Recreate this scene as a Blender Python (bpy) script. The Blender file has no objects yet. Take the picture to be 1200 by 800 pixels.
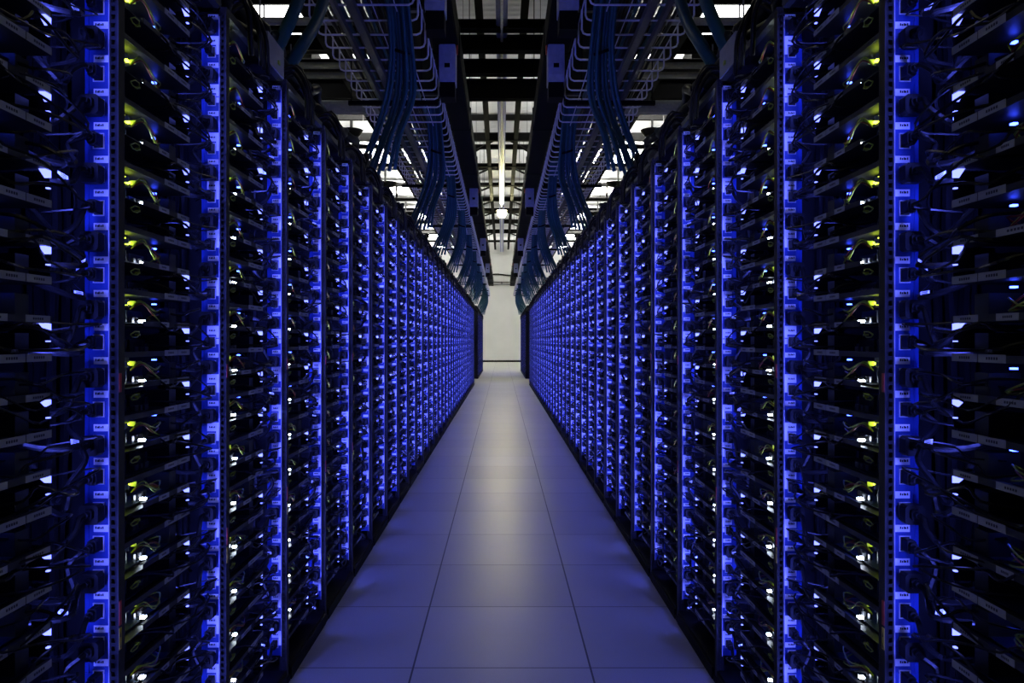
import bpy, math, random
from mathutils import Vector

R = random.Random(11)
sc = bpy.context.scene
COL = sc.collection

# ---------------------------------------------------------------- camera, view, world
H_CAM = 1.125
cam_d = bpy.data.cameras.new('camera')
cam = bpy.data.objects.new('camera', cam_d)
COL.objects.link(cam)
cam.location = (0, 0, H_CAM)
cam.rotation_euler = (math.radians(90), 0, 0)
cam_d.sensor_width = 36
cam_d.lens = 906 / 1200 * 36
cam_d.shift_x = 0.01
cam_d.shift_y = -0.0008
cam_d.clip_start = 0.02
cam_d.clip_end = 200
sc.camera = cam
sc.view_settings.view_transform = 'Standard'
sc.view_settings.look = 'None'
sc.view_settings.exposure = 0.0
sc.view_settings.gamma = 1.0
sc.view_settings.use_curve_mapping = False
w = bpy.data.worlds.new('world')
sc.world = w
w.use_nodes = True
w.node_tree.nodes['Background'].inputs[0].default_value = (0.004, 0.004, 0.006, 1)
w.node_tree.nodes['Background'].inputs[1].default_value = 0.2

# strengths of the lamps and LEDs
L_BLUE = 175.0       # blue status boards that shine on the power strips
L_LENS = 4.0         # small pale blue lens at each shelf end
L_WASH = 22.0        # small blue lamps over the boards
L_PORT = 12.0        # yellow-green port lights
L_WHITE = 40.0       # white status lights
L_UP = 1700.0         # added uplighters that brighten the roof deck
L_PANEL = 7.0        # panel lamps in the roof
L_FILL = 44.0        # fill lamps added over the aisle and the far open floor
L_BULB = 360.0       # the lamp over the aisle

# ---------------------------------------------------------------- materials
def mat(name, col, rough=0.5, metal=0.0, noise=0.12, scale=30.0, bump=0.0, spec=0.5):
    m = bpy.data.materials.new(name)
    m.use_nodes = True
    nt = m.node_tree
    b = nt.nodes['Principled BSDF']
    b.inputs['Roughness'].default_value = rough
    b.inputs['Metallic'].default_value = metal
    b.inputs['Specular IOR Level'].default_value = spec
    tc = nt.nodes.new('ShaderNodeTexCoord')
    n = nt.nodes.new('ShaderNodeTexNoise')
    n.inputs['Scale'].default_value = scale
    n.inputs['Detail'].default_value = 3
    nt.links.new(tc.outputs['Object'], n.inputs['Vector'])
    r = nt.nodes.new('ShaderNodeValToRGB')
    lo = [max(0, c * (1 - noise)) for c in col]
    hi = [min(1, c * (1 + noise)) for c in col]
    r.color_ramp.elements[0].color = (*lo, 1)
    r.color_ramp.elements[1].color = (*hi, 1)
    r.color_ramp.elements[0].position = 0.3
    r.color_ramp.elements[1].position = 0.7
    nt.links.new(n.outputs['Fac'], r.inputs['Fac'])
    nt.links.new(r.outputs['Color'], b.inputs['Base Color'])
    if bump:
        bp = nt.nodes.new('ShaderNodeBump')
        bp.inputs['Strength'].default_value = bump
        bp.inputs['Distance'].default_value = 0.002
        nt.links.new(n.outputs['Fac'], bp.inputs['Height'])
        nt.links.new(bp.outputs['Normal'], b.inputs['Normal'])
    return m


def glow(name, col, strength):
    m = bpy.data.materials.new(name)
    m.use_nodes = True
    nt = m.node_tree
    for n in list(nt.nodes):
        nt.nodes.remove(n)
    o = nt.nodes.new('ShaderNodeOutputMaterial')
    e = nt.nodes.new('ShaderNodeEmission')
    e.inputs[0].default_value = (*col, 1)
    e.inputs[1].default_value = strength
    nt.links.new(e.outputs[0], o.inputs[0])
    return m


STEEL = mat('upright steel', (0.026, 0.024, 0.017), 0.55, spec=0.2)
SLOT = mat('darkened slotted flange', (0.010, 0.010, 0.010), 0.6, spec=0.2)  # upright steel darkened on the faces the blue light would brighten
LIT_EDGE = mat('pale lit edge', (0.42, 0.42, 0.44), 0.4, 0.1)
BLACK = mat('black paint', (0.003, 0.003, 0.003), 0.65, spec=0.12)
DARK = mat('dark steel tray', (0.022, 0.023, 0.026), 0.45, 0.2, spec=0.3)
BOARD = mat('circuit board', (0.02, 0.035, 0.06), 0.45)
CHIP = mat('heat sink aluminium', (0.10, 0.10, 0.11), 0.35, 0.7)
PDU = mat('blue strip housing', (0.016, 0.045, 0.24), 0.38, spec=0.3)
LABEL = mat('printed paper label', (0.90, 0.90, 0.90), 0.6, noise=0.05)
TRAYLABEL = mat('tray label', (0.36, 0.36, 0.31), 0.6, noise=0.10)
INK = mat('label ink', (0.03, 0.03, 0.035), 0.7)
SOCKET = mat('socket rim', (0.60, 0.60, 0.62), 0.4)
CORD = mat('black cord', (0.003, 0.003, 0.003), 0.35, spec=0.25)
PLUG = mat('black plug', (0.004, 0.004, 0.004), 0.45, spec=0.2)
LIME = mat('lime patch cable', (0.30, 0.38, 0.04), 0.4)
REDC = mat('red patch cable', (0.16, 0.012, 0.01), 0.4)
BLUEC = mat('blue network cable', (0.011, 0.085, 0.095), 0.45)
CLEAR = mat('clear plug plastic', (0.55, 0.60, 0.45), 0.25)
WIRE = mat('galvanised wire', (0.80, 0.80, 0.82), 0.35, 0.2)
RAIL = mat('grey channel', (0.10, 0.10, 0.11), 0.45, 0.3)
ROOFSTEEL = mat('dark roof steel', (0.004, 0.004, 0.004), 0.75, spec=0.1)
PIPE = mat('grey painted pipe', (0.32, 0.33, 0.34), 0.45)
OLIVE = mat('olive pipe', (0.36, 0.36, 0.22), 0.5)
BOXGREY = mat('grey enclosure', (0.42, 0.45, 0.52), 0.45)
SHEET = mat('grey sheet plate', (0.25, 0.25, 0.24), 0.4, 0.1)
TRUNK = mat('blue-tinted trunking', (0.11, 0.13, 0.45), 0.28)  # blue cast of the rack lights put into the base colour
RED = mat('red marker', (0.5, 0.05, 0.03), 0.5)
YELLOW = mat('yellow marker', (0.6, 0.45, 0.03), 0.5)
G_BLUE = glow('blue led', (0.085, 0.110, 1.0), L_BLUE)
G_LENS = glow('pale blue led', (0.14, 0.17, 1.0), L_LENS)
G_WASH = glow('board lamp', (0.03, 0.06, 1.0), L_WASH)
G_LIME = glow('yellow green led', (0.62, 0.80, 0.04), L_PORT)
G_WHITE = glow('white led', (0.72, 0.82, 1.0), L_WHITE)
G_UP = glow('uplighter tube', (1.0, 0.98, 0.92), L_UP)
G_PANEL = glow('panel lamp', (1.0, 1.0, 0.97), L_PANEL)
G_FILL = glow('hall lamp', (0.96, 0.975, 1.0), L_FILL)
G_FILL_DIM = glow('dimmed hall lamp', (1.0, 0.95, 0.66), L_FILL * 0.20)
G_BULB = glow('bulb', (1.0, 0.93, 0.50), L_BULB)


# ---------------------------------------------------------------- mesh builder
class MB:
    """Collects shapes; x is mirrored by side when built."""
    def __init__(self):
        self.v, self.f, self.m, self.mats = [], [], [], []

    def mi(self, m):
        if m not in self.mats:
            self.mats.append(m)
        return self.mats.index(m)

    def poly(self, pts, m):
        n = len(self.v)
        self.v += [tuple(p) for p in pts]
        self.f.append(tuple(range(n, n + len(pts))))
        self.m.append(self.mi(m))

    def box(self, x0, x1, y0, y1, z0, z1, m):
        n = len(self.v)
        self.v += [(x0, y0, z0), (x1, y0, z0), (x1, y1, z0), (x0, y1, z0),
                   (x0, y0, z1), (x1, y0, z1), (x1, y1, z1), (x0, y1, z1)]
        k = self.mi(m)
        for q in ((0, 3, 2, 1), (4, 5, 6, 7), (0, 1, 5, 4), (1, 2, 6, 5), (2, 3, 7, 6), (3, 0, 4, 7)):
            self.f.append(tuple(n + i for i in q))
            self.m.append(k)

    def bevbox(self, x0, x1, y0, y1, z0, z1, b, m):
        """box with its edges along y chamfered"""
        prof = [(x0 + b, z0), (x1 - b, z0), (x1, z0 + b), (x1, z1 - b), (x1 - b, z1), (x0 + b, z1), (x0, z1 - b), (x0, z0 + b)]
        self.prism_y(prof, y0, y1, m)

    def prism_y(self, prof, y0, y1, m):
        n = len(self.v)
        c = len(prof)
        self.v += [(x, y0, z) for x, z in prof] + [(x, y1, z) for x, z in prof]
        k = self.mi(m)
        for i in range(c):
            j = (i + 1) % c
            self.f.append((n + i, n + j, n + c + j, n + c + i)); self.m.append(k)
        self.f.append(tuple(n + i for i in range(c))[::-1]); self.m.append(k)
        self.f.append(tuple(n + c + i for i in range(c))); self.m.append(k)

    def tube(self, pts, r, m, sides=6, cap=True):
        pts = [Vector(p) for p in pts]
        n = len(self.v)
        k = self.mi(m)
        up = Vector((0.31, 0.17, 0.93))
        prev = None
        for i, p in enumerate(pts):
            t = (pts[min(i + 1, len(pts) - 1)] - pts[max(i - 1, 0)])
            t = t.normalized() if t.length > 1e-9 else Vector((0, 1, 0))
            a = prev if prev is not None else t.cross(up)
            a = a - t * a.dot(t)
            if a.length < 1e-5:
                a = t.orthogonal()
            a.normalize()
            prev = a
            b = t.cross(a)
            for s in range(sides):
                an = 2 * math.pi * s / sides
                q = p + (a * math.cos(an) + b * math.sin(an)) * r
                self.v.append((q.x, q.y, q.z))
        for i in range(len(pts) - 1):
            for s in range(sides):
                s2 = (s + 1) % sides
                self.f.append((n + i * sides + s, n + i * sides + s2, n + (i + 1) * sides + s2, n + (i + 1) * sides + s))
                self.m.append(k)
        if cap:
            self.f.append(tuple(n + s for s in range(sides))[::-1]); self.m.append(k)
            e = n + (len(pts) - 1) * sides
            self.f.append(tuple(e + s for s in range(sides))); self.m.append(k)

    def bar(self, a, b, w, m):
        """square bar from a to b"""
        self.tube([a, b], w * 0.7071, m, 4)

    def add(self, other, dx=0, dy=0, dz=0, side=1):
        n = len(self.v)
        self.v += [(side * x + dx, y + dy, z + dz) for x, y, z in other.v]
        rem = [self.mi(m) for m in other.mats]
        for f, k in zip(other.f, other.m):
            f = tuple(n + i for i in f)
            self.f.append(f if side > 0 else f[::-1])
            self.m.append(rem[k])

    def mesh(self, name, side=1):
        me = bpy.data.meshes.new(name)
        fs = self.f if side > 0 else [f[::-1] for f in self.f]
        me.from_pydata([(side * x, y, z) for x, y, z in self.v], [], fs)
        for m in self.mats:
            me.materials.append(m)
        me.polygons.foreach_set('material_index', self.m)
        me.update()
        return me

    def build(self, name, parent=None, side=1, smooth=False):
        me = self.mesh(name, side)
        if smooth:
            me.polygons.foreach_set('use_smooth', [True] * len(me.polygons))
        return link(name, me, parent)


def link(name, me, parent=None):
    o = bpy.data.objects.new(name, me)
    COL.objects.link(o)
    if parent is not None:
        o.parent = parent
    return o


def tag(o, label=None, cat=None, group=None, kind=None):
    if label: o['label'] = label
    if cat: o['category'] = cat
    if group: o['group'] = group
    if kind: o['kind'] = kind
    return o


def empty(name, loc, label, cat, group=None):
    o = bpy.data.objects.new(name, None)
    COL.objects.link(o)
    o.location = loc
    o.empty_display_size = 0.05
    return tag(o, label, cat, group)


KIDS = {}
def child(name, me, parent):
    o = link(name, me, parent)
    KIDS.setdefault(parent.name, []).append(o)
    return o


def copy_tree(o, parent=None):
    c = o.copy()
    COL.objects.link(c)
    if parent is not None:
        c.parent = parent
    for ch in KIDS.get(o.name, []):
        copy_tree(ch, c)
    return c


def spline(pts, n=4):
    """Catmull-Rom through the points"""
    P = [Vector(p) for p in pts]
    out = []
    for i in range(len(P) - 1):
        p0 = P[max(i - 1, 0)]; p1 = P[i]; p2 = P[i + 1]; p3 = P[min(i + 2, len(P) - 1)]
        for k in range(n):
            t = k / n
            out.append(0.5 * ((2 * p1) + (p2 - p0) * t + (2 * p0 - 5 * p1 + 4 * p2 - p3) * t * t + (3 * p1 - p0 - 3 * p2 + p3) * t ** 3))
    out.append(P[-1])
    return out


ONES = 'zeroth first second third fourth fifth sixth seventh eighth ninth tenth eleventh twelfth thirteenth fourteenth fifteenth sixteenth seventeenth eighteenth nineteenth'.split()
def ordinal(n):
    if n < 20: return ONES[n]
    t, o = divmod(n, 10)
    base = {2: 'twent', 3: 'thirt', 4: 'fort', 5: 'fift'}[t]
    return base + 'ieth' if o == 0 else base + 'y-' + ONES[o]

SIDE = {-1: 'left', 1: 'right'}

# ---------------------------------------------------------------- room shell
Y0, Y1, XW, ZC = -3.0, 40.8, 7.0, 6.6

def floor_material():
    m = bpy.data.materials.new('raised floor tiles')
    m.use_nodes = True
    nt = m.node_tree
    N, L = nt.nodes, nt.links
    b = N['Principled BSDF']
    b.inputs['Specular IOR Level'].default_value = 0.7
    tc = N.new('ShaderNodeTexCoord')
    sep = N.new('ShaderNodeSeparateXYZ')
    L.new(tc.outputs['Object'], sep.inputs[0])
    def mth(op, a, bb=None):
        n = N.new('ShaderNodeMath'); n.operation = op
        for i, v in enumerate((a, bb)):
            if v is None: continue
            if isinstance(v, (int, float)): n.inputs[i].default_value = v
            else: L.new(v, n.inputs[i])
        return n.outputs[0]
    def seam(sock, off, half):
        t = mth('FRACT', mth('DIVIDE', mth('ADD', sock, off), 0.61))
        d = mth('MULTIPLY', mth('ABSOLUTE', mth('SUBTRACT', t, 0.5)), 0.61)
        return mth('GREATER_THAN', d, 0.305 - half)
    sx = seam(sep.outputs[0], 0.305 + 61.0, 0.0033)
    sy = seam(sep.outputs[1], 61.0 - 2.66, 0.0028)
    s = mth('MAXIMUM', sx, sy)
    cell = N.new('ShaderNodeCombineXYZ')
    L.new(mth('FLOOR', mth('DIVIDE', mth('ADD', sep.outputs[0], 0.305 + 61.0), 0.61)), cell.inputs[0])
    L.new(mth('FLOOR', mth('DIVIDE', mth('ADD', sep.outputs[1], 61.0 - 2.66), 0.61)), cell.inputs[1])
    wn = N.new('ShaderNodeTexWhiteNoise')
    L.new(cell.outputs[0], wn.inputs['Vector'])
    n1 = N.new('ShaderNodeTexNoise'); n1.inputs['Scale'].default_value = 260; n1.inputs['Detail'].default_value = 2
    n2 = N.new('ShaderNodeTexNoise'); n2.inputs['Scale'].default_value = 3.0; n2.inputs['Detail'].default_value = 4
    for n in (n1, n2): L.new(tc.outputs['Object'], n.inputs['Vector'])
    f = mth('ADD', mth('MULTIPLY', n1.outputs['Fac'], 0.5), mth('ADD', mth('MULTIPLY', n2.outputs['Fac'], 0.25), mth('MULTIPLY', wn.outputs['Value'], 0.18)))
    cr = N.new('ShaderNodeValToRGB')
    cr.color_ramp.elements[0].color = (0.31, 0.31, 0.27, 1)
    cr.color_ramp.elements[1].color = (0.49, 0.49, 0.43, 1)
    cr.color_ramp.elements[0].position = 0.2; cr.color_ramp.elements[1].position = 0.8
    L.new(f, cr.inputs['Fac'])
    mx = N.new('ShaderNodeMix'); mx.data_type = 'RGBA'
    L.new(s, mx.inputs[0]); L.new(cr.outputs['Color'], mx.inputs[6]); mx.inputs[7].default_value = (0.012, 0.012, 0.012, 1)
    L.new(mx.outputs[2], b.inputs['Base Color'])
    L.new(mth('ADD', mth('MULTIPLY', n2.outputs['Fac'], 0.12), 0.30), b.inputs['Roughness'])
    bp = N.new('ShaderNodeBump'); bp.inputs['Strength'].default_value = 0.35; bp.inputs['Distance'].default_value = 0.003
    L.new(mth('SUBTRACT', mth('MULTIPLY', n1.outputs['Fac'], 0.08), s), bp.inputs['Height'])
    L.new(bp.outputs['Normal'], b.inputs['Normal'])
    return m


def deck_material():
    m = mat('white ribbed roof deck', (0.72, 0.73, 0.72), 0.55, noise=0.06, scale=1.5)
    nt = m.node_tree
    tc = nt.nodes.new('ShaderNodeTexCoord')
    wv = nt.nodes.new('ShaderNodeTexWave'); wv.bands_direction = 'Y'; wv.inputs['Scale'].default_value = 1.6
    wv.wave_profile = 'SIN'
    nt.links.new(tc.outputs['Object'], wv.inputs['Vector'])
    bp = nt.nodes.new('ShaderNodeBump'); bp.inputs['Strength'].default_value = 0.25; bp.inputs['Distance'].default_value = 0.02
    nt.links.new(wv.outputs['Fac'], bp.inputs['Height'])
    nt.links.new(bp.outputs['Normal'], nt.nodes['Principled BSDF'].inputs['Normal'])
    return m

FLOORM = floor_material()
DECK = deck_material()
WALLM = mat('white wall panel', (0.74, 0.74, 0.73), 0.6, noise=0.06, scale=0.8, bump=0.1)
WALLD = mat('plain grey wall', (0.30, 0.30, 0.30), 0.7, noise=0.08, scale=1.2)

b = MB(); b.box(-XW, XW, Y0, Y1, -0.15, 0, FLOORM); tag(b.build('floor'), kind='structure')
b = MB(); b.box(-XW, XW, Y0, Y1, ZC, ZC + 0.15, DECK); tag(b.build('ceiling'), kind='structure')
b = MB(); b.box(-XW - 0.2, -XW, Y0, Y1, 0, ZC, WALLD); tag(b.build('wall_left'), kind='structure')
b = MB(); b.box(XW, XW + 0.2, Y0, Y1, 0, ZC, WALLD); tag(b.build('wall_right'), kind='structure')
b = MB(); b.box(-XW, XW, Y0 - 0.2, Y0, 0, ZC, WALLD); tag(b.build('wall_front'), kind='structure')
b = MB(); b.box(-XW, XW, Y1, Y1 + 0.2, 0, ZC, WALLM); tag(b.build('wall_back'), kind='structure')
b = MB(); b.box(-XW, XW, Y1 - 0.05, Y1, 0, 0.09, BLACK); tag(b.build('baseboard_back'), kind='structure')
# rail and ledge across the far wall
b = MB(); b.box(-XW, XW, Y1 - 0.10, Y1, 4.06, 4.12, RAIL); b.box(-XW, XW, Y1 - 0.06, Y1, 4.20, 4.23, BLACK)
for i in range(-12, 13): b.box(i * 0.55 - 0.02, i * 0.55 + 0.02, Y1 - 0.05, Y1, 4.12, 4.20, BLACK)
tag(b.build('trim_1'), kind='structure')
b = MB()
pts = [(-2.2 + i * 0.22, 4.60 + 0.035 * math.sin(i * 0.9)) for i in range(21)]
for (x0, z0), (x1, z1) in zip(pts, pts[1:]):
    b.poly([(x0, Y1 - 0.06, z0 - 0.05), (x1, Y1 - 0.06, z1 - 0.05), (x1, Y1 - 0.06, z1 + 0.03), (x0, Y1 - 0.06, z0 + 0.03)], BLACK)
    b.poly([(x0, Y1, z0 - 0.05), (x1, Y1, z1 - 0.05), (x1, Y1 - 0.06, z1 - 0.05), (x0, Y1 - 0.06, z0 - 0.05)], BLACK)
    b.poly([(x0, Y1, z0 + 0.03), (x1, Y1, z1 + 0.03), (x1, Y1 - 0.06, z1 + 0.03), (x0, Y1 - 0.06, z0 + 0.03)], BLACK)
tag(b.build('trim_2'), kind='structure')

# ---------------------------------------------------------------- racks
XR, PITCH, YP0 = 0.705, 0.556, 1.434
SP, NSH, ZB = 0.124, 15, 0.10
FIRST = list(range(-1, 34))                 # bays before the cross aisle
GAP0 = 22.85
SECOND = list(range(11))                    # bays after it
bays = [(k, YP0 + PITCH * k, 'a') for k in FIRST] + [(34 + k, GAP0 + PITCH * (k + 1), 'b') for k in SECOND]
NEAR, MID = 5, 10                           # bays 0-4 with every part, 5-9 with the main ones


def post_mb():
    b = MB()
    zt = 1.97
    # channel: face to the aisle, slotted face to the camera, back flange
    b.box(0.0, 0.003, -0.0115, 0.0115, 0.02, zt, STEEL)
    b.box(0.003, 0.030, 0.0085, 0.0115, 0.02, zt, SLOT)
    # slotted flange: two stiles with webs between the slots
    b.box(0.003, 0.0065, -0.0115, -0.0085, 0.02, zt, SLOT)
    b.box(0.0135, 0.017, -0.0115, -0.0085, 0.02, zt, SLOT)
    z = 0.02
    while z < zt:
        b.box(0.0065, 0.0135, -0.0115, -0.0085, z, min(z + 0.007, zt), SLOT)
        z += 0.0155
    b.box(-0.004, 0.04, -0.02, 0.02, 0.0, 0.02, BLACK)
    return b


def marker_mb():
    b = MB()
    b.box(-0.0012, 0.0, -0.0105, -0.002, 1.03, 1.065, RED)
    b.box(-0.0012, 0.0, -0.0105, -0.002, 0.60, 0.645, RED)
    b.box(-0.0012, 0.0, -0.0105, -0.002, 0.555, 0.595, YELLOW)
    for z in (0.563, 0.583):
        b.poly([(-0.0014, -0.008, z - 0.005), (-0.0014, -0.004, z - 0.005), (-0.0014, -0.006, z + 0.005)], INK)
    return b


def outlet_mb(full=True, card=False):
    """socket, rim and label on the strip's face; origin at the socket centre, face at y=0"""
    b = MB()
    x0, x1, z0, z1 = -0.0105, 0.0105, -0.0145, 0.0145
    t = 0.0018
    b.box(x0, x0 + t, -0.002, 0, z0, z1, SOCKET); b.box(x1 - t, x1, -0.002, 0, z0, z1, SOCKET)
    b.box(x0 + t, x1 - t, -0.002, 0, z0, z0 + t, SOCKET); b.box(x0 + t, x1 - t, -0.002, 0, z1 - t, z1, SOCKET)
    b.box(x0 + t, x1 - t, -0.0006, 0, z0 + t, z1 - t, PLUG)
    if full:
        b.box(-0.0045, -0.0025, -0.0012, -0.0006, 0.002, 0.008, SOCKET)
        b.box(0.0025, 0.0045, -0.0012, -0.0006, 0.002, 0.008, SOCKET)
        b.box(-0.001, 0.001, -0.0012, -0.0006, -0.008, -0.003, SOCKET)
    if card:
        b.box(-0.0200, 0.0115, -0.0008, 0, 0.0185, 0.0410, LABEL)
        b.box(-0.0195, -0.0115, -0.0008, 0, -0.006, 0.0185, LABEL)
    else:
        b.box(-0.0175, 0.0095, -0.0008, 0, 0.0215, 0.0345, LABEL)
    if full:
        for i, x in enumerate((-0.009, -0.0055, -0.002, 0.0005, 0.004)):
            b.box(x, x + 0.0024, -0.0011, -0.0008, 0.027, 0.0315 - 0.001 * (i % 2), INK)
    return b

UC = 0.040                                 # socket centre, out from the rack face
VF = -0.004                                # strip face
OUT_Z = [ZB + 0.030 + 0.062 * i for i in range(30)]


def strip_mb(with_outlets):
    b = MB()
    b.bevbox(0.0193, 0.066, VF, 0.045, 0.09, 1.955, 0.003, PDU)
    b.box(0.0168, 0.0192, VF - 0.007, 0.0, 0.09, 1.955, LIT_EDGE)       # pale flange standing in for the strip's lit edge
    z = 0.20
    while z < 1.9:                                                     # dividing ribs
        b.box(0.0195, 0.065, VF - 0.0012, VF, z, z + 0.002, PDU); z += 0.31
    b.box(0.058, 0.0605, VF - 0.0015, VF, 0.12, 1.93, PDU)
    if with_outlets:
        oo = (outlet_mb(False, True), outlet_mb(False, False))
        for i, z in enumerate(OUT_Z):
            b.add(oo[i % 2], UC, VF, z)
    return b


def side_panel_mb():
    b = MB()
    b.box(0.0665, 0.70, 0.012, 0.016, 0.08, 1.95, BLACK)
    b.box(0.0665, 0.09, -0.004, 0.012, 0.08, 1.95, BLACK)
    for z in (0.5, 1.0, 1.5):
        b.box(0.09, 0.68, 0.004, 0.012, z, z + 0.03, BLACK)
    return b


def base_mb():
    b = MB()
    b.box(0.0, 0.70, -0.530, -0.022, 0.015, 0.048, BLACK)
    b.box(-0.006, 0.03, -0.53, -0.03, 0.0, 0.04, BLACK)
    for v in (-0.48, -0.10):
        b.box(0.02, 0.07, v, v + 0.04, 0, 0.015, BLACK); b.box(0.6, 0.65, v, v + 0.04, 0, 0.015, BLACK)
    return b


def loom_mb(rr):
    """black cords tied down the side of the strip"""
    b = MB()
    for i in range(7):
        u, v = 0.100 + 0.017 * (i % 4) + rr.uniform(-.004, .004), -0.022 - 0.016 * (i // 4) + rr.uniform(-.006, .004)
        P = [(u + rr.uniform(-.008, .008), v + rr.uniform(-.006, .006), 0.10 + 1.84 * t / 9) for t in range(10)]
        b.tube(spline(P, 3), rr.uniform(0.0060, 0.0095), CORD, 6)
    return b


def rear_mb():
    b = MB()
    b.box(0.702, 0.706, -0.552, 0.0, 0.0, 1.97, BLACK)  # closed back added to stop light leaking into the rack
    return b


def top_mb():
    b = MB()
    b.box(0.03, 0.70, -0.530, -0.014, 1.975, 1.982, BLACK)
    b.box(0.012, 0.03, -0.530, -0.014, 1.975, 1.995, DARK)
    return b


def plate_mb():
    """grey sheet plate with a folded lip on the rack top"""
    b = MB()
    b.box(0.004, 0.008, -0.20, -0.03, 1.975, 2.065, SHEET)
    b.box(0.008, 0.034, -0.20, -0.196, 1.996, 2.065, SHEET)
    b.box(0.008, 0.034, -0.196, -0.03, 2.061, 2.065, SHEET)
    b.box(-0.001, 0.004, -0.10, -0.085, 2.0, 2.012, LIME)
    return b


post_m, marker_m = {}, {}
M = {}
for s in (-1, 1):
    M['post', s] = post_mb().mesh('upright', s)
    M['marker', s] = marker_mb().mesh('marker', s)
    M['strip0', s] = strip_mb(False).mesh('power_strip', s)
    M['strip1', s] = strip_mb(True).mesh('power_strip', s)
    M['outlet', s, 0] = outlet_mb(True, True).mesh('outlet', s)
    M['outlet', s, 1] = outlet_mb(True, False).mesh('outlet', s)
    M['side', s] = side_panel_mb().mesh('side_panel', s)
    M['base', s] = base_mb().mesh('plinth', s)
    for i in range(3): M['loom', s, i] = loom_mb(random.Random(60 + i)).mesh('cord_loom', s)
    M['rear', s] = rear_mb().mesh('rear_light_stop', s)
    M['top', s] = top_mb().mesh('top_panel', s)
    M['plate', s] = plate_mb().mesh('top_plate', s)

for s in (-1, 1):
    for k, y, sec in bays:
        n = k + 1 if k >= 0 else 0
        if k < 0:
            lab = f'black server rack beside the camera at the start of the {SIDE[s]} row'
        else:
            lab = f'open server rack with blue-lit power strip, {ordinal(n)} along the {SIDE[s]} row'
        r = empty('server_rack', (s * XR, y, 0), lab, 'server rack', 'server racks lining the aisle')
        link('upright', M['post', s], r)
        link('side_panel', M['side', s], r)
        link('plinth', M['base', s], r)
        link('rear_light_stop', M['rear', s], r)
        link('cord_loom', M['loom', s, k % 3], r)
        link('top_panel', M['top', s], r)
        if 0 <= k < NEAR:
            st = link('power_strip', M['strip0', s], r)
            for i, z in enumerate(OUT_Z):
                o = link('outlet', M['outlet', s, i % 2 if k else 1], st)
                o.location = (s * UC, VF, z)
            link('marker', M['marker', s], r)
        else:
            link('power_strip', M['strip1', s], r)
        if k == 2:
            link('top_plate', M['plate', s], r)

# end panels of the second block, facing the cross aisle
for s in (-1, 1):
    b = MB()
    b.box(0.0, 0.71, -0.03, -0.004, 0.0, 2.0, BLACK)
    b.box(0.05, 0.66, -0.034, -0.03, 0.1, 1.9, BLACK)
    o = b.build('end_panel', None, s)
    o.location = (s * XR, GAP0, 0)
    tag(o, f'plain black end panel past the cross aisle, {SIDE[s]} row', 'panel')

# ---------------------------------------------------------------- servers
V0, V1, UF = -0.500, -0.176, 0.027


def cord_mb(rr, z, j):
    """path of a black power cord from its plug at the strip back to the shelf"""
    up = rr.uniform(-0.05, 0.02)
    v = VF - (0.046 if j else 0.040)
    if rr.random() < 0.5:      # sags across the strip first
        return [(UC, v, z), (UC - 0.002, v - 0.012, z - 0.006), (UC + rr.uniform(-0.012, 0.004), v - 0.022, z - 0.024), (UC + 0.012, v - 0.026, z - 0.044 + up * 0.3),
                (UC + 0.035, v - 0.04, z - 0.05 + up), (0.088, -0.150, z - 0.02 + rr.uniform(-0.02, 0.02)), (0.115, -0.19, 0.03 + rr.uniform(0, 0.02)), (0.13, -0.25, 0.03)]
    return [(UC, v, z), (UC + 0.004, v - 0.014, z - 0.003), (UC + rr.uniform(0.0, 0.02), v - 0.03, z - 0.012 + up * 0.4), (rr.uniform(0.0, 0.07), v - 0.06, z - 0.03 + up),
            (rr.uniform(0.06, 0.10), -0.150, z - 0.03 + rr.uniform(-0.04, 0.03)), (0.115, -0.19, 0.03 + rr.uniform(0, 0.02)), (0.13, -0.25, 0.03)]


def plug_mb(z, j=0):
    b = MB()
    if j == 0:
        b.bevbox(UC - 0.0082, UC + 0.0082, VF - 0.026, VF - 0.0026, z - 0.0120, z + 0.0120, 0.003, PLUG)
        b.bevbox(UC - 0.0065, UC + 0.0065, VF - 0.034, VF - 0.026, z - 0.009, z + 0.009, 0.003, PLUG)
    else:                      # bulky angled plug
        b.bevbox(UC - 0.0082, UC + 0.0082, VF - 0.010, VF - 0.0026, z - 0.0120, z + 0.0120, 0.003, PLUG)
        b.bevbox(UC - 0.0150, UC + 0.0210, VF - 0.032, VF - 0.010, z - 0.020, z + 0.015, 0.005, PLUG)
        b.bevbox(UC - 0.0075, UC + 0.0075, VF - 0.040, VF - 0.032, z - 0.010, z + 0.008, 0.003, PLUG)
    b.tube([(UC, VF - 0.030, z), (UC, VF - (0.050 if j else 0.044), z)], 0.0062, PLUG, 6)
    return b


def shelf_mb(z, short=0.0):
    b = MB()
    b.box(UF + 0.0015, 0.45, V0, V1, z, z + 0.0015, DARK)
    b.box(UF, UF + 0.0015, V0 + short, V1, z, z + 0.011, DARK)
    b.box(UF + 0.0015, UF + 0.008, V0 + short, V1, z + 0.0095, z + 0.011, DARK)
    b.box(UF, 0.06, V1 - 0.0015, V1, z, z + 0.011, DARK)
    return b


def label_mb(v0, v1, z, h=0.0115, n=5):
    b = MB()
    b.box(UF - 0.0008, UF, v0, v1, z, z + h, TRAYLABEL)
    w_ = (v1 - v0)
    for i in range(n):
        a = v0 + w_ * (0.28 + 0.09 * i)
        b.box(UF - 0.0010, UF - 0.0008, a, a + w_ * 0.06, z + h * 0.35, z + h * 0.68, INK)
    return b


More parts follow.
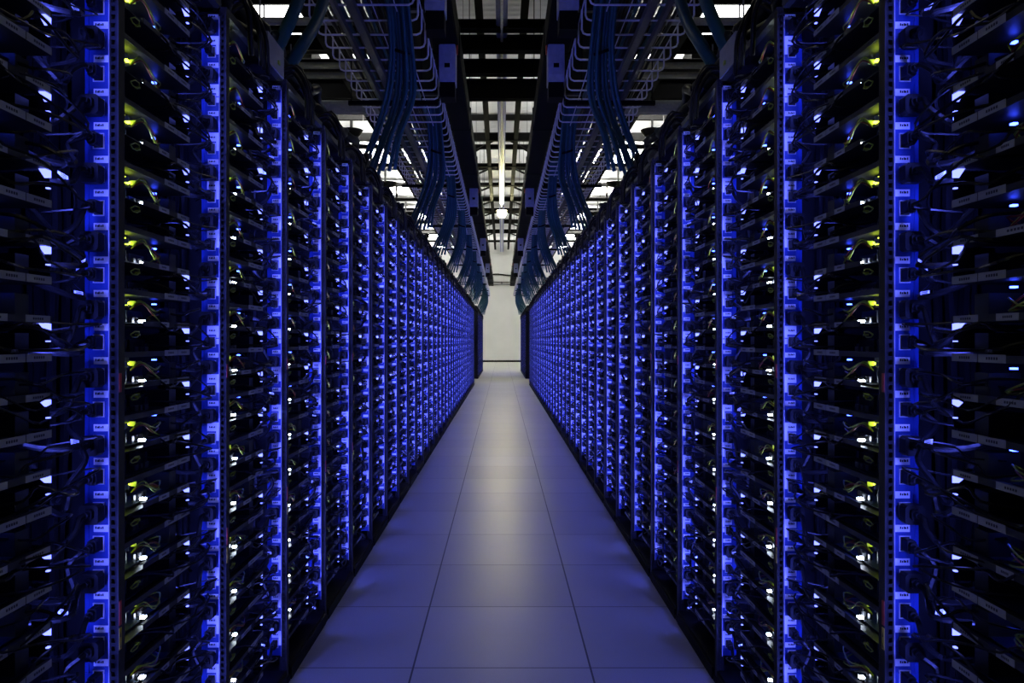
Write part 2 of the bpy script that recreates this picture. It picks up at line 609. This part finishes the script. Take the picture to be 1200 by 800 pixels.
def board_mb(rr, z0):
    b = MB()
    b.box(0.05, 0.42, V0 + 0.02, V1 - 0.01, z0 + 0.006, z0 + 0.008, BOARD)
    # heat sink with fins, memory sticks, capacitors, drive
    hx, hv = rr.uniform(0.09, 0.13), rr.uniform(-0.33, -0.28)
    b.box(hx, hx + 0.07, hv, hv + 0.07, z0 + 0.008, z0 + 0.012, CHIP)
    for i in range(9):
        b.box(hx + 0.008 * i, hx + 0.008 * i + 0.002, hv, hv + 0.07, z0 + 0.012, z0 + 0.036, CHIP)
    for i in range(4):
        v = -0.43 + 0.011 * i
        b.box(0.07, 0.19, v, v + 0.003, z0 + 0.008, z0 + 0.034, BOARD)
    for i in range(5):
        c = (0.06 + rr.uniform(0, 0.012), -0.37 + 0.014 * i)
        b.tube([(c[0], c[1], z0 + 0.008), (c[0], c[1], z0 + 0.02)], 0.0045, CHIP, 6)
    b.box(0.05, 0.10, -0.235, -0.20, z0 + 0.008, z0 + 0.045, DARK)
    b.box(0.30, 0.42, V0 + 0.03, V1 - 0.02, z0 + 0.008, z0 + 0.05, BLACK)
    return b


def port_mb(z, v):
    """clear modular plugs with yellow-green lights, hung behind and under the shelf lip"""
    b = MB()
    b.box(0.062, 0.085, v - 0.018, v + 0.020, z - 0.022, z - 0.001, CHIP)
    for dv, dz, w_, h_ in ((-0.013, -0.0185, 0.0075, 0.006), (0.001, -0.0175, 0.0095, 0.007), (0.0125, -0.015, 0.005, 0.004), (-0.008, -0.0085, 0.005, 0.004)):
        b.box(0.060, 0.062, v + dv, v + dv + w_, z + dz, z + dz + h_, G_LIME)
    b.box(0.048, 0.0605, v - 0.017, v - 0.0135, z - 0.018, z - 0.008, CLEAR)
    b.box(0.048, 0.0605, v + 0.0175, v + 0.020, z - 0.018, z - 0.008, CLEAR)
    return b


def status_mb(z, v):
    b = MB()
    b.box(0.046, 0.060, v - 0.008, v + 0.011, z - 0.006, z - 0.0015, BLACK)
    b.box(0.043, 0.053, v - 0.0045, v + 0.0055, z - 0.0015, z + 0.0030, G_WHITE)
    b.box(0.047, 0.050, v + 0.0075, v + 0.0105, z - 0.0015, z + 0.0010, G_WHITE)
    return b


def latch_mb(z, v):
    """lime pull tab"""
    b = MB()
    P = [(UF - 0.004, v - 0.022, z), (UF - 0.008, v - 0.012, z + 0.006), (UF - 0.008, v + 0.006, z + 0.006), (UF - 0.004, v + 0.014, z), (UF - 0.004, v + 0.006, z - 0.005), (UF - 0.004, v - 0.014, z - 0.005), (UF - 0.004, v - 0.022, z)]
    b.tube(P, 0.0014, LIME, 5)
    b.box(UF - 0.005, UF + 0.004, v + 0.012, v + 0.018, z - 0.002, z + 0.002, LIME)
    return b


def blue_mb(z, rr):
    b = MB()
    # board with the emitting face turned to the power strip
    b.box(0.032, 0.098, V1 + 0.001, V1 + 0.003, z + 0.014, z + 0.060, BLACK)
    b.poly([(0.033, V1 + 0.0034, z + 0.018), (0.055, V1 + 0.0034, z + 0.018), (0.055, V1 + 0.0034, z + 0.056), (0.033, V1 + 0.0034, z + 0.056)], G_BLUE)
    return b


def lens_mb(z):
    """pale triangular light guide under the upper shelf"""
    b = MB()
    zt = z + 0.0612
    P = [(UF + 0.001, V1 - 0.017, zt), (UF + 0.001, V1, zt), (UF + 0.001, V1, zt - 0.0115)]
    Q = [(UF + 0.012, y, zz) for _x, y, zz in P]
    b.poly(P, G_LENS); b.poly(Q[::-1], G_LENS)
    for i in range(3):
        j = (i + 1) % 3
        b.poly([P[i], Q[i], Q[j], P[j]], G_LENS)
    return b


def dash_mb(z):
    b = MB()
    b.box(UF + 0.001, UF + 0.006, V1 - 0.0075, V1 - 0.001, z + 0.031, z + 0.0330, G_LENS)
    return b


def wash_mb(z):
    """small blue lamp over the boards"""
    b = MB()
    b.box(0.070, 0.078, -0.262, -0.254, z + 0.113, z + 0.116, G_WASH)
    return b


def patch_mb(rr, z, v):
    b = MB()
    for i in range(3):
        a = rr.uniform(0.012, 0.03)
        m = (LIME, LIME, CORD, REDC)[rr.randrange(4)]
        P = spline([(0.050, v, z - 0.006), (0.036, v + 0.004, z + 0.004 + 0.004 * i), (0.030, v + 0.02, z + 0.008 + rr.uniform(-0.004, 0.004)), (0.034, v + 0.05 + a, z - rr.uniform(0.0, 0.02)), (0.05, v + 0.11 + a, z - rr.uniform(0.0, 0.03)), (0.09, v + 0.16, z - 0.02)], 3)
        b.tube(P, 0.0016, m, 5)
    return b


def tagflag_mb(p, rr):
    b = MB()
    p = Vector(p)
    a = rr.uniform(-0.7, 0.7)
    c, si = math.cos(a), math.sin(a)
    dx = Vector((0.25, -0.25 + 0.2 * rr.random(), si)).normalized() * 0.020
    dx = Vector((dx.x, dx.y, 0)) * 0.9 + Vector((0, 0, si * 0.012))
    if dx.length < 0.012: dx = dx.normalized() * 0.018
    dz = Vector((0.1 * si, 0.0, c)).normalized() * 0.011
    nrm = dx.cross(dz).normalized() * 0.0005
    q = [p, p + dx, p + dx + dz, p + dz]
    b.poly([x - nrm for x in q], LABEL); b.poly([x + nrm for x in q][::-1], LABEL)
    for i in range(4):
        j = (i + 1) % 4
        b.poly([q[i] - nrm, q[i] + nrm, q[j] + nrm, q[j] - nrm], LABEL)
    for i in (0.25, 0.5, 0.75):
        u = p + dx * 0.15 + dz * i
        for sg in (-1, 1):
            e = nrm * 1.6 * sg
            b.poly([u + e, u + dx * 0.6 + e, u + dx * 0.6 + dz * 0.1 + e, u + dz * 0.1 + e], INK)
    return b


def tangle_mb(rr, n, sides=5):
    """thin black wires wandering in front of the boards and over the gap"""
    b = MB()
    for i in range(n):
        v = rr.uniform(-0.40, -0.22); z = rr.uniform(0.02, 0.105)
        P = [(0.075, v, z), (0.034, v + 0.03, z + rr.uniform(-.012, .012))]
        while v < -0.13:
            v += rr.uniform(0.045, 0.075); z = min(max(z + rr.uniform(-.03, .024), 0.018), 0.110)
            P.append((rr.uniform(0.002, 0.036), v, z))
        if rr.random() < 0.5:
            P.append((0.055, min(v + 0.03, -0.055), z - 0.01))
        else:
            P.append((0.09, -0.10, z - 0.012))
        P = [(x, min(y, -0.055), zz) for x, y, zz in P]
        b.tube(spline(P, 2 if sides < 5 else 3), rr.uniform(0.0016, 0.0030), CORD, sides)
    return b


NVAR = 6
def make_variant(i, s, full):
    """the parts of one server: (name, mesh, [sub-parts])"""
    rr = random.Random(100 + i)
    parts = []
    z2 = 0.062
    vp = -0.420 + rr.uniform(-0.006, 0.006)
    zo = [0.030 + 0.062 * j for j in range(2)]
    cords = [cord_mb(rr, z, j) for j, z in enumerate(zo)]
    if full:
        parts.append(('lower_shelf', shelf_mb(0).mesh('lower_shelf', s), []))
        parts.append(('upper_shelf', shelf_mb(z2, 0.09).mesh('upper_shelf', s), []))
        for a, c, z in ((-0.312, -0.247, 0), (-0.244, -0.178, 0), (-0.345 + rr.uniform(-.03, .03), -0.29, z2), (-0.246, -0.182, z2)):
            parts.append(('label', label_mb(a, c, z, 0.0125 if z == 0 else 0.011).mesh('label', s), []))
        parts.append(('main_board', board_mb(rr, 0).mesh('main_board', s), []))
        parts.append(('expansion_board', board_mb(rr, z2).mesh('expansion_board', s), []))
        parts.append(('port_light', port_mb(SP - 0.001, vp).mesh('port_light', s), []))
        parts.append(('status_light', status_mb(z2 + 0.0105, vp + 0.047).mesh('status_light', s), []))
        parts.append(('pull_tab', latch_mb(0.045, -0.452).mesh('pull_tab', s), []))
        parts.append(('patch_cable', patch_mb(rr, SP - 0.022, vp).mesh('patch_cable', s), []))
        parts.append(('wiring', tangle_mb(rr, 5).mesh('wiring', s), []))
        parts.append(('blue_light', blue_mb(0, rr).mesh('blue_light', s), []))
        parts.append(('light_guide', lens_mb(0).mesh('light_guide', s), []))
        parts.append(('indicator_bar', dash_mb(0).mesh('indicator_bar', s), []))
        parts.append(('board_lamp', wash_mb(0).mesh('board_lamp', s), []))
        for j, P in enumerate(cords):
            b = MB(); b.tube(spline(P, 4), 0.0054, CORD, 6)
            subs = [('plug', plug_mb(zo[j], j).mesh('plug', s))]
            if rr.random() < 0.6:
                subs.append(('cord_tag', tagflag_mb(P[3], rr).mesh('cord_tag', s)))
            parts.append(('power_cord', b.mesh('power_cord', s), subs))
    else:
        b = shelf_mb(0); b.add(shelf_mb(z2, 0.09)); b.add(board_mb(rr, 0)); b.add(board_mb(rr, z2)); b.add(status_mb(z2 + 0.0105, vp + 0.047)); b.add(patch_mb(rr, SP - 0.022, vp))
        for a, c, z in ((-0.312, -0.247, 0), (-0.244, -0.178, 0), (-0.246, -0.182, z2)):
            b.add(label_mb(a, c, z, n=2))
        parts.append(('chassis', b.mesh('chassis', s), []))
        parts.append(('wiring', tangle_mb(rr, 4, 4).mesh('wiring', s), []))
        parts.append(('blue_light', blue_mb(0, rr).mesh('blue_light', s), []))
        parts.append(('light_guide', lens_mb(0).mesh('light_guide', s), []))
        for j, P in enumerate(cords):
            b = MB(); b.tube(spline(P, 3), 0.0058, CORD, 5)
            parts.append(('power_cord', b.mesh('power_cord', s), [('plug', plug_mb(zo[j], j).mesh('plug', s))]))
    return parts


VAR = {}
for s in (-1, 1):
    for i in range(NVAR):
        VAR[s, True, i] = make_variant(i, s, True)
        VAR[s, False, i] = make_variant(i, s, False)

for s in (-1, 1):
    used = {}
    for k, y, sec in bays:
        if not 0 <= k < MID:
            continue
        full = k < NEAR
        for j in range(NSH):
            i = (j * 5 + k * 7 + (j * k) % 3) % NVAR
            zz = ZB + SP * j
            light = 'yellow-green' if zz > 0.85 else 'white'
            lab = f'black server with {light} light, {ordinal(j + 1)} shelf up in {SIDE[s]} row\'s {ordinal(k + 1)} rack'
            key = (full, i)
            if key not in used:
                root = empty('server', (s * XR, y, zz), lab, 'server', 'servers on the rack shelves')
                for name, me, subs in VAR[s, full, i]:
                    c = child(name, me, root)
                    for sn, sm in subs:
                        child(sn, sm, c)
                used[key] = root
            else:
                root = copy_tree(used[key])
                root.location = (s * XR, y, zz)
                root['label'] = lab

# the many servers too small to tell apart
def far_mb(i):
    rr = random.Random(300 + i)
    b = shelf_mb(0)
    b.box(UF, UF + 0.002, V0 + 0.09, V1, 0.062, 0.073, DARK)
    b.box(UF + 0.002, 0.40, V0, V1, 0.062, 0.064, DARK)
    b.box(UF - 0.001, UF, -0.31, -0.18, 0, 0.0125, TRAYLABEL)
    b.box(0.09, 0.40, V0 + 0.03, V1 - 0.02, 0.008, 0.05, BLACK)
    b.add(status_mb(0.062 + 0.0125, -0.373)); b.add(blue_mb(0, rr)); b.add(lens_mb(0)); b.add(dash_mb(0))
    b.add(tangle_mb(rr, 3, 3)); b.add(wash_mb(0))
    for j, z in enumerate((0.030, 0.092)):
        P = cord_mb(rr, z, j)
        b.tube(spline(P, 2), 0.0065, CORD, 4)
        if j:
            b.box(UC - 0.015, UC + 0.021, VF - 0.04, VF - 0.0026, z - 0.020, z + 0.015, PLUG)
        else:
            b.box(UC - 0.0082, UC + 0.0082, VF - 0.034, VF - 0.0026, z - 0.012, z + 0.012, PLUG)
    return b

FV = [far_mb(i) for i in range(6)]
far = MB()
for s in (-1, 1):
    for k, y, sec in bays:
        if 0 <= k < MID:
            continue
        for j in range(NSH):
            far.add(FV[(j * 5 + k * 7 + (j * k) % 3) % 6], s * XR, y, ZB + SP * j, s)
o = far.build('distant_servers')
tag(o, 'hundreds of small blue-lit servers further down both rows', 'servers', kind='stuff')

# ---------------------------------------------------------------- black cable bundles on the rack tops
def bundle_mb(rr, L):
    b = MB()
    for i in range(12):
        u0 = 0.075 + 0.17 * rr.random(); h0 = 2.065 + 0.13 * rr.random()
        ue, ze = 0.075 + 0.043 * (i % 4), 2.045 + 0.048 * (i // 4) + 0.012 * (i % 2)
        P = [(ue, -L + 0.011, ze), (ue, -L + 0.05, ze)]
        for q in (1, 2, 3):
            P.append((u0 + rr.uniform(-0.03, 0.03), -L + L * q / 4, h0 + rr.uniform(-0.025, 0.035)))
        P += [(ue, -0.052, ze), (ue, -0.011, ze)]
        b.tube(spline(P, 4), 0.021, CORD, 8)
    for i in range(4):       # drooping loops over the front edge
        v = -rr.uniform(0.34, L - 0.06)
        P = [(0.10, v, 2.03), (0.03, v + 0.03, 2.06 + rr.uniform(0, 0.05)), (-0.014, v + 0.05, 2.0 + rr.uniform(-.01, .03)), (-0.016, v + 0.07, 1.95), (-0.012, v + 0.09, 1.915)]
        b.tube(spline(P, 4), rr.uniform(0.005, 0.008), CORD, 6)
    return b

BUN = {}
for s in (-1, 1):
    for i in range(4):
        BUN[s, i] = bundle_mb(random.Random(40 + i), PITCH).mesh('cable_bundle', s)
        BUN[s, i].polygons.foreach_set('use_smooth', [True] * len(BUN[s, i].polygons))
    for k, y, sec in bays:
        if k < 1: continue
        o = link('cable_bundle', BUN[s, (k * 3 + (k // 4)) % 4])
        o.location = (s * XR, y, 0)
        tag(o, f'thick black cable bundle lying on the {SIDE[s]} row\'s {ordinal(k + 1)} rack', 'cable bundle', 'black cable bundles on the racks')

# ---------------------------------------------------------------- blue cable drops
drops = [2.75, 4.35, 6.6, 8.6, 10.8, 13.2, 15.6, 18.0, 20.1, 24.2, 26.4, 28.4]
for s in (-1, 1):
    for q, d in enumerate(drops):
        rr = random.Random(70 + q)
        root = empty('blue_cable_bundle', (s * 0.75, d, 2.03),
                     f'blue cable bundle dropping onto the {SIDE[s]} row, {ordinal(q + 1)} from the camera', 'cable bundle', 'blue cable drops')
        big = q in (1, 2)
        nc = 8 if big else (2 if q == 0 else 6)
        for i in range(nc):
            e = (i - nc / 2) * 0.016
            if q == 0:
                P = [(-0.03, 0.50 + i * 0.3, 1.05), (-0.03, 0.26 + i * 0.28, 0.70), (-0.025, 0.06 + i * 0.25, 0.38), (-0.01, -0.06 + i * 0.19, 0.20), (0.03, -0.13 + i * 0.15, 0.05)]
                rad = 0.024
            else:
                e2 = rr.uniform(-0.03, 0.03)
                P = [(-0.17 + e, -0.25 + e2, 1.05), (-0.19 + e, -0.10 + e2, 0.75), (-0.17 + e * 1.4, 0.0 + e2, 0.48), (-0.08 + e * 1.6, 0.05 + e2 + e, 0.24), (0.0 + e * 2.4, 0.10 + e2 + e * 2, 0.05)]
                rad = 0.011 if big else 0.012
            b = MB(); b.tube(spline(P, 5), rad, BLUEC, 8)
            b.build('cable', root, s, True)
        if q:
            b = MB(); b.tube([(-0.20, -0.07, 0.70), (-0.195, -0.065, 0.685)], 0.05, BLACK, 10)
            b.build('cable_tie', root, s)

# ---------------------------------------------------------------- cable trays over the racks
ZT = H_CAM + 1.78
X_IN, X_OUT = 0.466, 1.07
def rung_mb():
    b = MB()
    r = 0.0058
    P = [(X_IN, 0, 0.145), (X_IN, 0, 0.03), (X_IN + 0.009, 0, 0.009), (X_IN + 0.03, 0, 0), (X_OUT - 0.03, 0, 0), (X_OUT - 0.009, 0, 0.009), (X_OUT, 0, 0.03), (X_OUT, 0, 0.145)]
    b.tube(P, r, WIRE, 6)
    return b

RUNG = {s: rung_mb().mesh('rung', s) for s in (-1, 1)}
SEC = 3.0
for s in (-1, 1):
    for q in range(10):
        y0 = 1.2 + q * SEC
        if y0 > 30: break
        t = empty('cable_tray', (0, y0, ZT), f'wire cable tray hung over the {SIDE[s]} row, {ordinal(q + 1)} length from the camera', 'cable tray', 'wire cable trays')
        for nm, x0, x1, z0, z1, m in (('side_wire', X_IN - 0.003, X_IN + 0.003, 0.135, 0.141, WIRE), ('side_wire', X_OUT - 0.003, X_OUT + 0.003, 0.135, 0.141, WIRE),
                                   ('floor_wire', X_IN + 0.1, X_IN + 0.105, 0.004, 0.009, WIRE), ('floor_wire', X_IN + 0.22, X_IN + 0.225, 0.004, 0.009, WIRE),
                                   ('support_channel', 0.765, 0.805, -0.045, -0.005, RAIL), ('support_channel', 0.865, 0.885, -0.045, -0.005, RAIL)):
            b = MB(); b.box(x0, x1, 0, SEC, z0, z1, m); b.build(nm, t, s)
        n = 15
        if q < 4:
            for i in range(n):
                o = link('rung', RUNG[s], t); o.location = (0, 0.1 + i * 0.2, 0)
        else:
            b = MB(); rm = rung_mb()
            for i in range(n): b.add(rm, 0, 0.1 + i * 0.2, 0)
            b.build('rung', t, s)
        # hangers up to the roof steel
        for hy in (1.4,):
            b = MB()
            b.tube([(X_OUT + 0.02, hy, -0.05), (X_OUT + 0.02, hy, ZC - ZT)], 0.005, ROOFSTEEL, 5)
            b.tube([(0.58, hy, -0.05), (0.58, hy, ZC - ZT)], 0.004, ROOFSTEEL, 5)
            b.box(0.46, X_OUT + 0.04, hy - 0.015, hy + 0.015, -0.075, -0.045, ROOFSTEEL)
            b.build('hanger', t, s)
    # dark cables lying in the tray, one heap per row
    rr = random.Random(5)
    root = empty('tray_cable_run', (0, 1.2, ZT), f'dark cables lying in the tray along the {SIDE[s]} row', 'cables')
    for i in range(14):
        x = 0.60 + 0.028 * i + rr.uniform(-.01, .01)
        P = [(x + rr.uniform(-.015, .015), yy, 0.018 + rr.uniform(0, 0.05)) for yy in [k * 2.0 for k in range(15)]]
        b = MB(); b.tube(spline(P, 3), rr.uniform(0.009, 0.016), BLUEC if i % 5 == 0 else CORD, 6); b.build('cable', root, s, True)

# busway with tap boxes
for s in (-1, 1):
    t = empty('busway', (s * 0.41, 1.0, 3.28), f'dark busway hung above the {SIDE[s]} edge of the aisle', 'busway')
    b = MB(); b.bevbox(-0.09, 0.10, 0, 29.5, 0.0, 0.22, 0.012, ROOFSTEEL); b.build('housing', t, s)
    b = MB()
    for i in range(14):
        b.box(-0.095, 0.105, 0.6 + i * 2.1, 0.68 + i * 2.1, -0.006, 0.226, ROOFSTEEL)
    b.build('joint', t, s)
    for hy in range(1, 29, 9):
        b = MB(); b.tube([(0.05, hy, 0.2), (0.05, hy, ZC - 3.28)], 0.007, ROOFSTEEL, 5); b.build('hanger', t, s)
    for q, (d, hgt, up) in enumerate(((4.55, 0.20, 0), (5.6, 0.27, 1), (10.9, 0.26, 2), (16.2, 0.26, 3), (21.5, 0.26, 4))):
        x = empty('tap_box', (s * 0.395, d, 3.272), f'grey tap box hanging from the {SIDE[s]} busway, {ordinal(q + 1)} from the camera', 'electrical box', 'tap boxes on the busways')
        b = MB(); b.bevbox(-0.06, 0.06, 0, 0.16, -hgt, 0.0, 0.006, BOXGREY)
        b.build('enclosure', x, s)
        b = MB(); b.box(-0.05, 0.05, -0.006, 0, -hgt + 0.05, -hgt + 0.17, BOXGREY); b.box(-0.02, 0.02, -0.012, -0.006, -hgt + 0.10, -hgt + 0.13, BLACK); b.build('cover', x, s)
        b = MB(); b.box(-0.055, 0.055, 0.01, 0.15, -hgt - 0.11, -hgt, BLACK); b.build('lower_socket', x, s)
        b = MB(); b.box(-0.075, -0.066, 0.02, 0.05, -0.06, 0.0, RED); b.build('switch_lever', x, s)

# dark ventilation duct above each tray
for s in (-1, 1):
    t = empty('ventilation_duct', (s * 0.86, 1.0, 3.75), f'dark ventilation duct above the cable tray over the {SIDE[s]} row', 'duct')
    b = MB(); b.bevbox(-0.24, 0.20, 0, 29.5, 0, 0.36, 0.02, ROOFSTEEL); b.build('casing', t, s)
    for i in range(14):
        b = MB(); b.box(-0.255, 0.215, 0.9 + i * 2.1, 0.95 + i * 2.1, -0.02, 0.38, RAIL); b.build('joint_flange', t, s)
    for hy in (2, 11, 20, 28):
        b = MB(); b.tube([(0.19, hy, 0.3), (0.19, hy, ZC - 3.75)], 0.006, ROOFSTEEL, 5); b.build('hanger', t, s)

# trunking with the lamp over the aisle
t = empty('lighting_trunking', (0, 2.0, 5.75), 'long blue-tinted trunking running above the middle of the aisle', 'trunking')
b = MB(); b.bevbox(-0.085, 0.085, 0, 38.6, 0.04, 0.14, 0.02, TRUNK); b.build('housing', t)
b = MB(); b.bevbox(-0.020, 0.020, 0, 38.6, -0.02, 0.04, 0.008, WIRE); b.build('centre_rail', t)
for hy in range(1, 38, 3):
    b = MB(); b.tube([(0, hy + .5, 0.14), (0, hy + .5, 0.30)], 0.01, ROOFSTEEL, 5); b.build('hanger', t)
def lathe(b, prof, cx, cy, cz, m, n=20):
    for (r0, z0), (r1, z1) in zip(prof, prof[1:]):
        for i in range(n):
            a0, a1 = 2 * math.pi * i / n, 2 * math.pi * (i + 1) / n
            b.poly([(cx + r0 * math.cos(a0), cy + r0 * math.sin(a0), cz + z0), (cx + r0 * math.cos(a1), cy + r0 * math.sin(a1), cz + z0),
                    (cx + r1 * math.cos(a1), cy + r1 * math.sin(a1), cz + z1), (cx + r1 * math.cos(a0), cy + r1 * math.sin(a0), cz + z1)], m)
t = empty('pendant_lamp', (0, 26.8, 5.70), 'bright round lamp hanging under the trunking above the aisle', 'lamp')
b = MB(); lathe(b, [(0.0, -0.30), (0.10, -0.27), (0.16, -0.17), (0.16, -0.10), (0.13, -0.06), (0.0, -0.05)], 0, 0, -0.02, G_BULB); b.build('globe', t)
b = MB(); lathe(b, [(0.0, 0.046), (0.05, 0.046), (0.06, 0.0), (0.21, -0.045), (0.21, -0.048), (0.0, -0.04)], 0, 0, -0.02, BLACK); b.build('cap', t)

# ---------------------------------------------------------------- roof steel
def beam(d, z0, z1, q):
    b = MB()
    b.box(-6.9, 6.9, d - 0.02, d + 0.02, z0, z1, ROOFSTEEL)
    b.box(-6.9, 6.9, d - 0.09, d + 0.09, z0, z0 + 0.015, ROOFSTEEL)
    b.box(-6.9, 6.9, d - 0.09, d + 0.09, z1 - 0.015, z1, ROOFSTEEL)
    o = b.build('roof_beam')
    tag(o, f'dark steel beam crossing high over the aisle, {ordinal(q)} from the camera', 'beam', 'roof beams')
for q, (d, y0, y1) in enumerate(((11.5, 25, 36), (11.95, 43, 61), (12.6, 71, 88), (13.4, 94, 117))):
    beam(d, H_CAM + (399 - y1) * d / 906, H_CAM + (399 - y0) * d / 906, q + 1)

trusses = [18.5, 21.3, 23.9, 26.5, 29.0, 31.5, 34.4, 37.5]
for q, d in enumerate(trusses):
    t = empty('roof_truss', (0, d, 5.9), f'dark steel truss under the roof, {ordinal(q + 1)} beyond the beams', 'truss', 'roof trusses')
    b = MB(); b.box(-6.95, 6.95, -0.06, 0.06, 0.0, 0.10 if q else 0.19, ROOFSTEEL); b.build('bottom_chord', t)
    b = MB(); b.box(-6.95, 6.95, -0.06, 0.06, 0.50, 0.62, ROOFSTEEL); b.build('top_chord', t)
    b = MB()
    for x in (-6, -4.8, -3.6, -2.4, -1.3, 1.3, 2.4, 3.6, 4.8, 6):
        b.bar((x, 0, 0.05), (x, 0, 0.55), 0.05, ROOFSTEEL)
    b.build('web_lattice', t)
    if q + 1 < len(trusses):
        L = trusses[q + 1] - d
        for s_ in (-1, 1):
            b = MB(); b.bar((0.05, 0.06, 0.12), (1.25, L - 0.06, 0.12), 0.045, ROOFSTEEL); b.build('plan_brace', t, s_)
for s in (-1, 1):
    t = empty('roof_girder', (s * 0.34, 9.5, 5.95), f'slim girder running lengthwise beside the {SIDE[s]} of the trunking', 'girder')
    b = MB(); b.box(-0.05, 0.05, 0, 31.2, -0.04, -0.02, ROOFSTEEL); b.build('bottom_flange', t, s)
    b = MB(); b.box(-0.012, 0.012, 0, 31.2, -0.02, 0.24, ROOFSTEEL); b.build('web', t, s)
    b = MB(); b.box(-0.05, 0.05, 0, 31.2, 0.24, 0.26, ROOFSTEEL); b.build('top_flange', t, s)
    # wide dark girder further out
    t = empty('roof_girder', (s * 2.4, 9.5, 5.3), f'heavy dark girder high over the {SIDE[s]} row of racks', 'girder')
    b = MB(); b.box(-0.06, 0.06, 0, 31.2, 0, 0.25, ROOFSTEEL); b.build('web', t, s)
    b = MB(); b.box(-0.14, 0.14, 0, 31.2, -0.02, 0.0, ROOFSTEEL); b.build('flange', t, s)

# pipes crossing above
pipes = [(8.9, 4.80, 0.045, PIPE, 'grey pipe'), (9.6, 4.54, 0.040, OLIVE, 'olive pipe'), (9.75, 4.47, 0.040, OLIVE, 'lower olive pipe'), (11.0, 4.44, 0.10, PIPE, 'thick grey pipe')]
for q, (d, z, r, m, nm) in enumerate(pipes):
    for s in (-1, 1):
        b = MB(); b.tube([(0.95, d, z), (6.95, d, z)], r, m, 12)
        for x in (1.6, 3.0, 4.4): b.tube([(x, d, z), (x, d, z + 0.9)], 0.012, PIPE, 5)
        for x in (1.9, 3.3, 4.8): b.tube([(x, d, z), (x + 0.05, d, z)], r * 1.25, m, 12)
        o = b.build('pipe', None, s)
        tag(o, f'{nm} crossing overhead on the {SIDE[s]} of the aisle, {ordinal(q + 1)} from the camera', 'pipe', 'overhead pipes')

# ---------------------------------------------------------------- roof lamps and added fill lamps
for s in (-1, 1):
    for q, (d, x_) in enumerate(((33.0, 2.5), (37.0, 2.5), (6.2, 0.8), (-1.6, 0.8))):  # out-of-sight lamps added to light the far wall, floor and aisle
        where = ('over the open floor past', 'closest to the far wall past', 'high above the middle of', 'behind the camera at the start of')[q]
        t = empty('fill_lamp', (s * x_, d, 5.6), f'added long white fill lamp {where} the {SIDE[s]} row', 'lamp', 'added fill lamps')
        b = MB(); b.box(-0.6, 0.6, -0.15, 0.15, 0.02, 0.09, BLACK); b.build('housing', t)
        b = MB(); b.box(-0.58, 0.58, -0.13, 0.13, 0.0, 0.019, G_FILL if q < 2 else G_FILL_DIM); b.build('diffuser', t)
        for x in (-0.5, 0.5):
            b = MB(); b.tube([(x, 0, 0.09), (x, 0, 1.0)], 0.008, ROOFSTEEL, 5); b.build('hanger', t)
for s in (-1, 1):
    for q, d in enumerate((17.0, 22.6, 28.0, 33.6, 38.6)):  # bowls added to light the roof deck from below
        t = empty('fill_uplighter', (s * 3.3, d, 5.75), f'added bowl lamp brightening the roof deck over the {SIDE[s]} row, {ordinal(q + 1)} from the camera', 'lamp', 'added roof uplighters')
        b = MB(); lathe(b, [(0.0, -0.16), (0.16, -0.12), (0.25, 0.0), (0.24, 0.0), (0.15, -0.10), (0.0, -0.14)], 0, 0, 0, BLACK); b.build('bowl', t)
        b = MB(); lathe(b, [(0.0, -0.03), (0.22, -0.03)], 0, 0, 0, G_UP); b.build('lens', t)
        b = MB(); b.tube([(0.26, 0, -0.01), (0.26, 0, 0.85)], 0.01, ROOFSTEEL, 5); b.build('hanger', t)
    for q, (d, x, wdt) in enumerate(((12.3, 3.55, 0.8), (13.3, 3.75, 0.8), (14.6, 3.9, 0.8))):
        t = empty('panel_lamp', (s * x, d, 6.3), f'white panel lamp under the roof over the {SIDE[s]} row, {ordinal(q + 1)} from the camera', 'lamp', 'panel lamps')
        b = MB(); b.box(-0.40, 0.40, -0.36, 0.36, 0.02, 0.30, BLACK); b.build('housing', t)
        b = MB(); b.box(-0.36, 0.36, -0.32, 0.32, 0.0, 0.019, G_PANEL); b.build('diffuser', t)
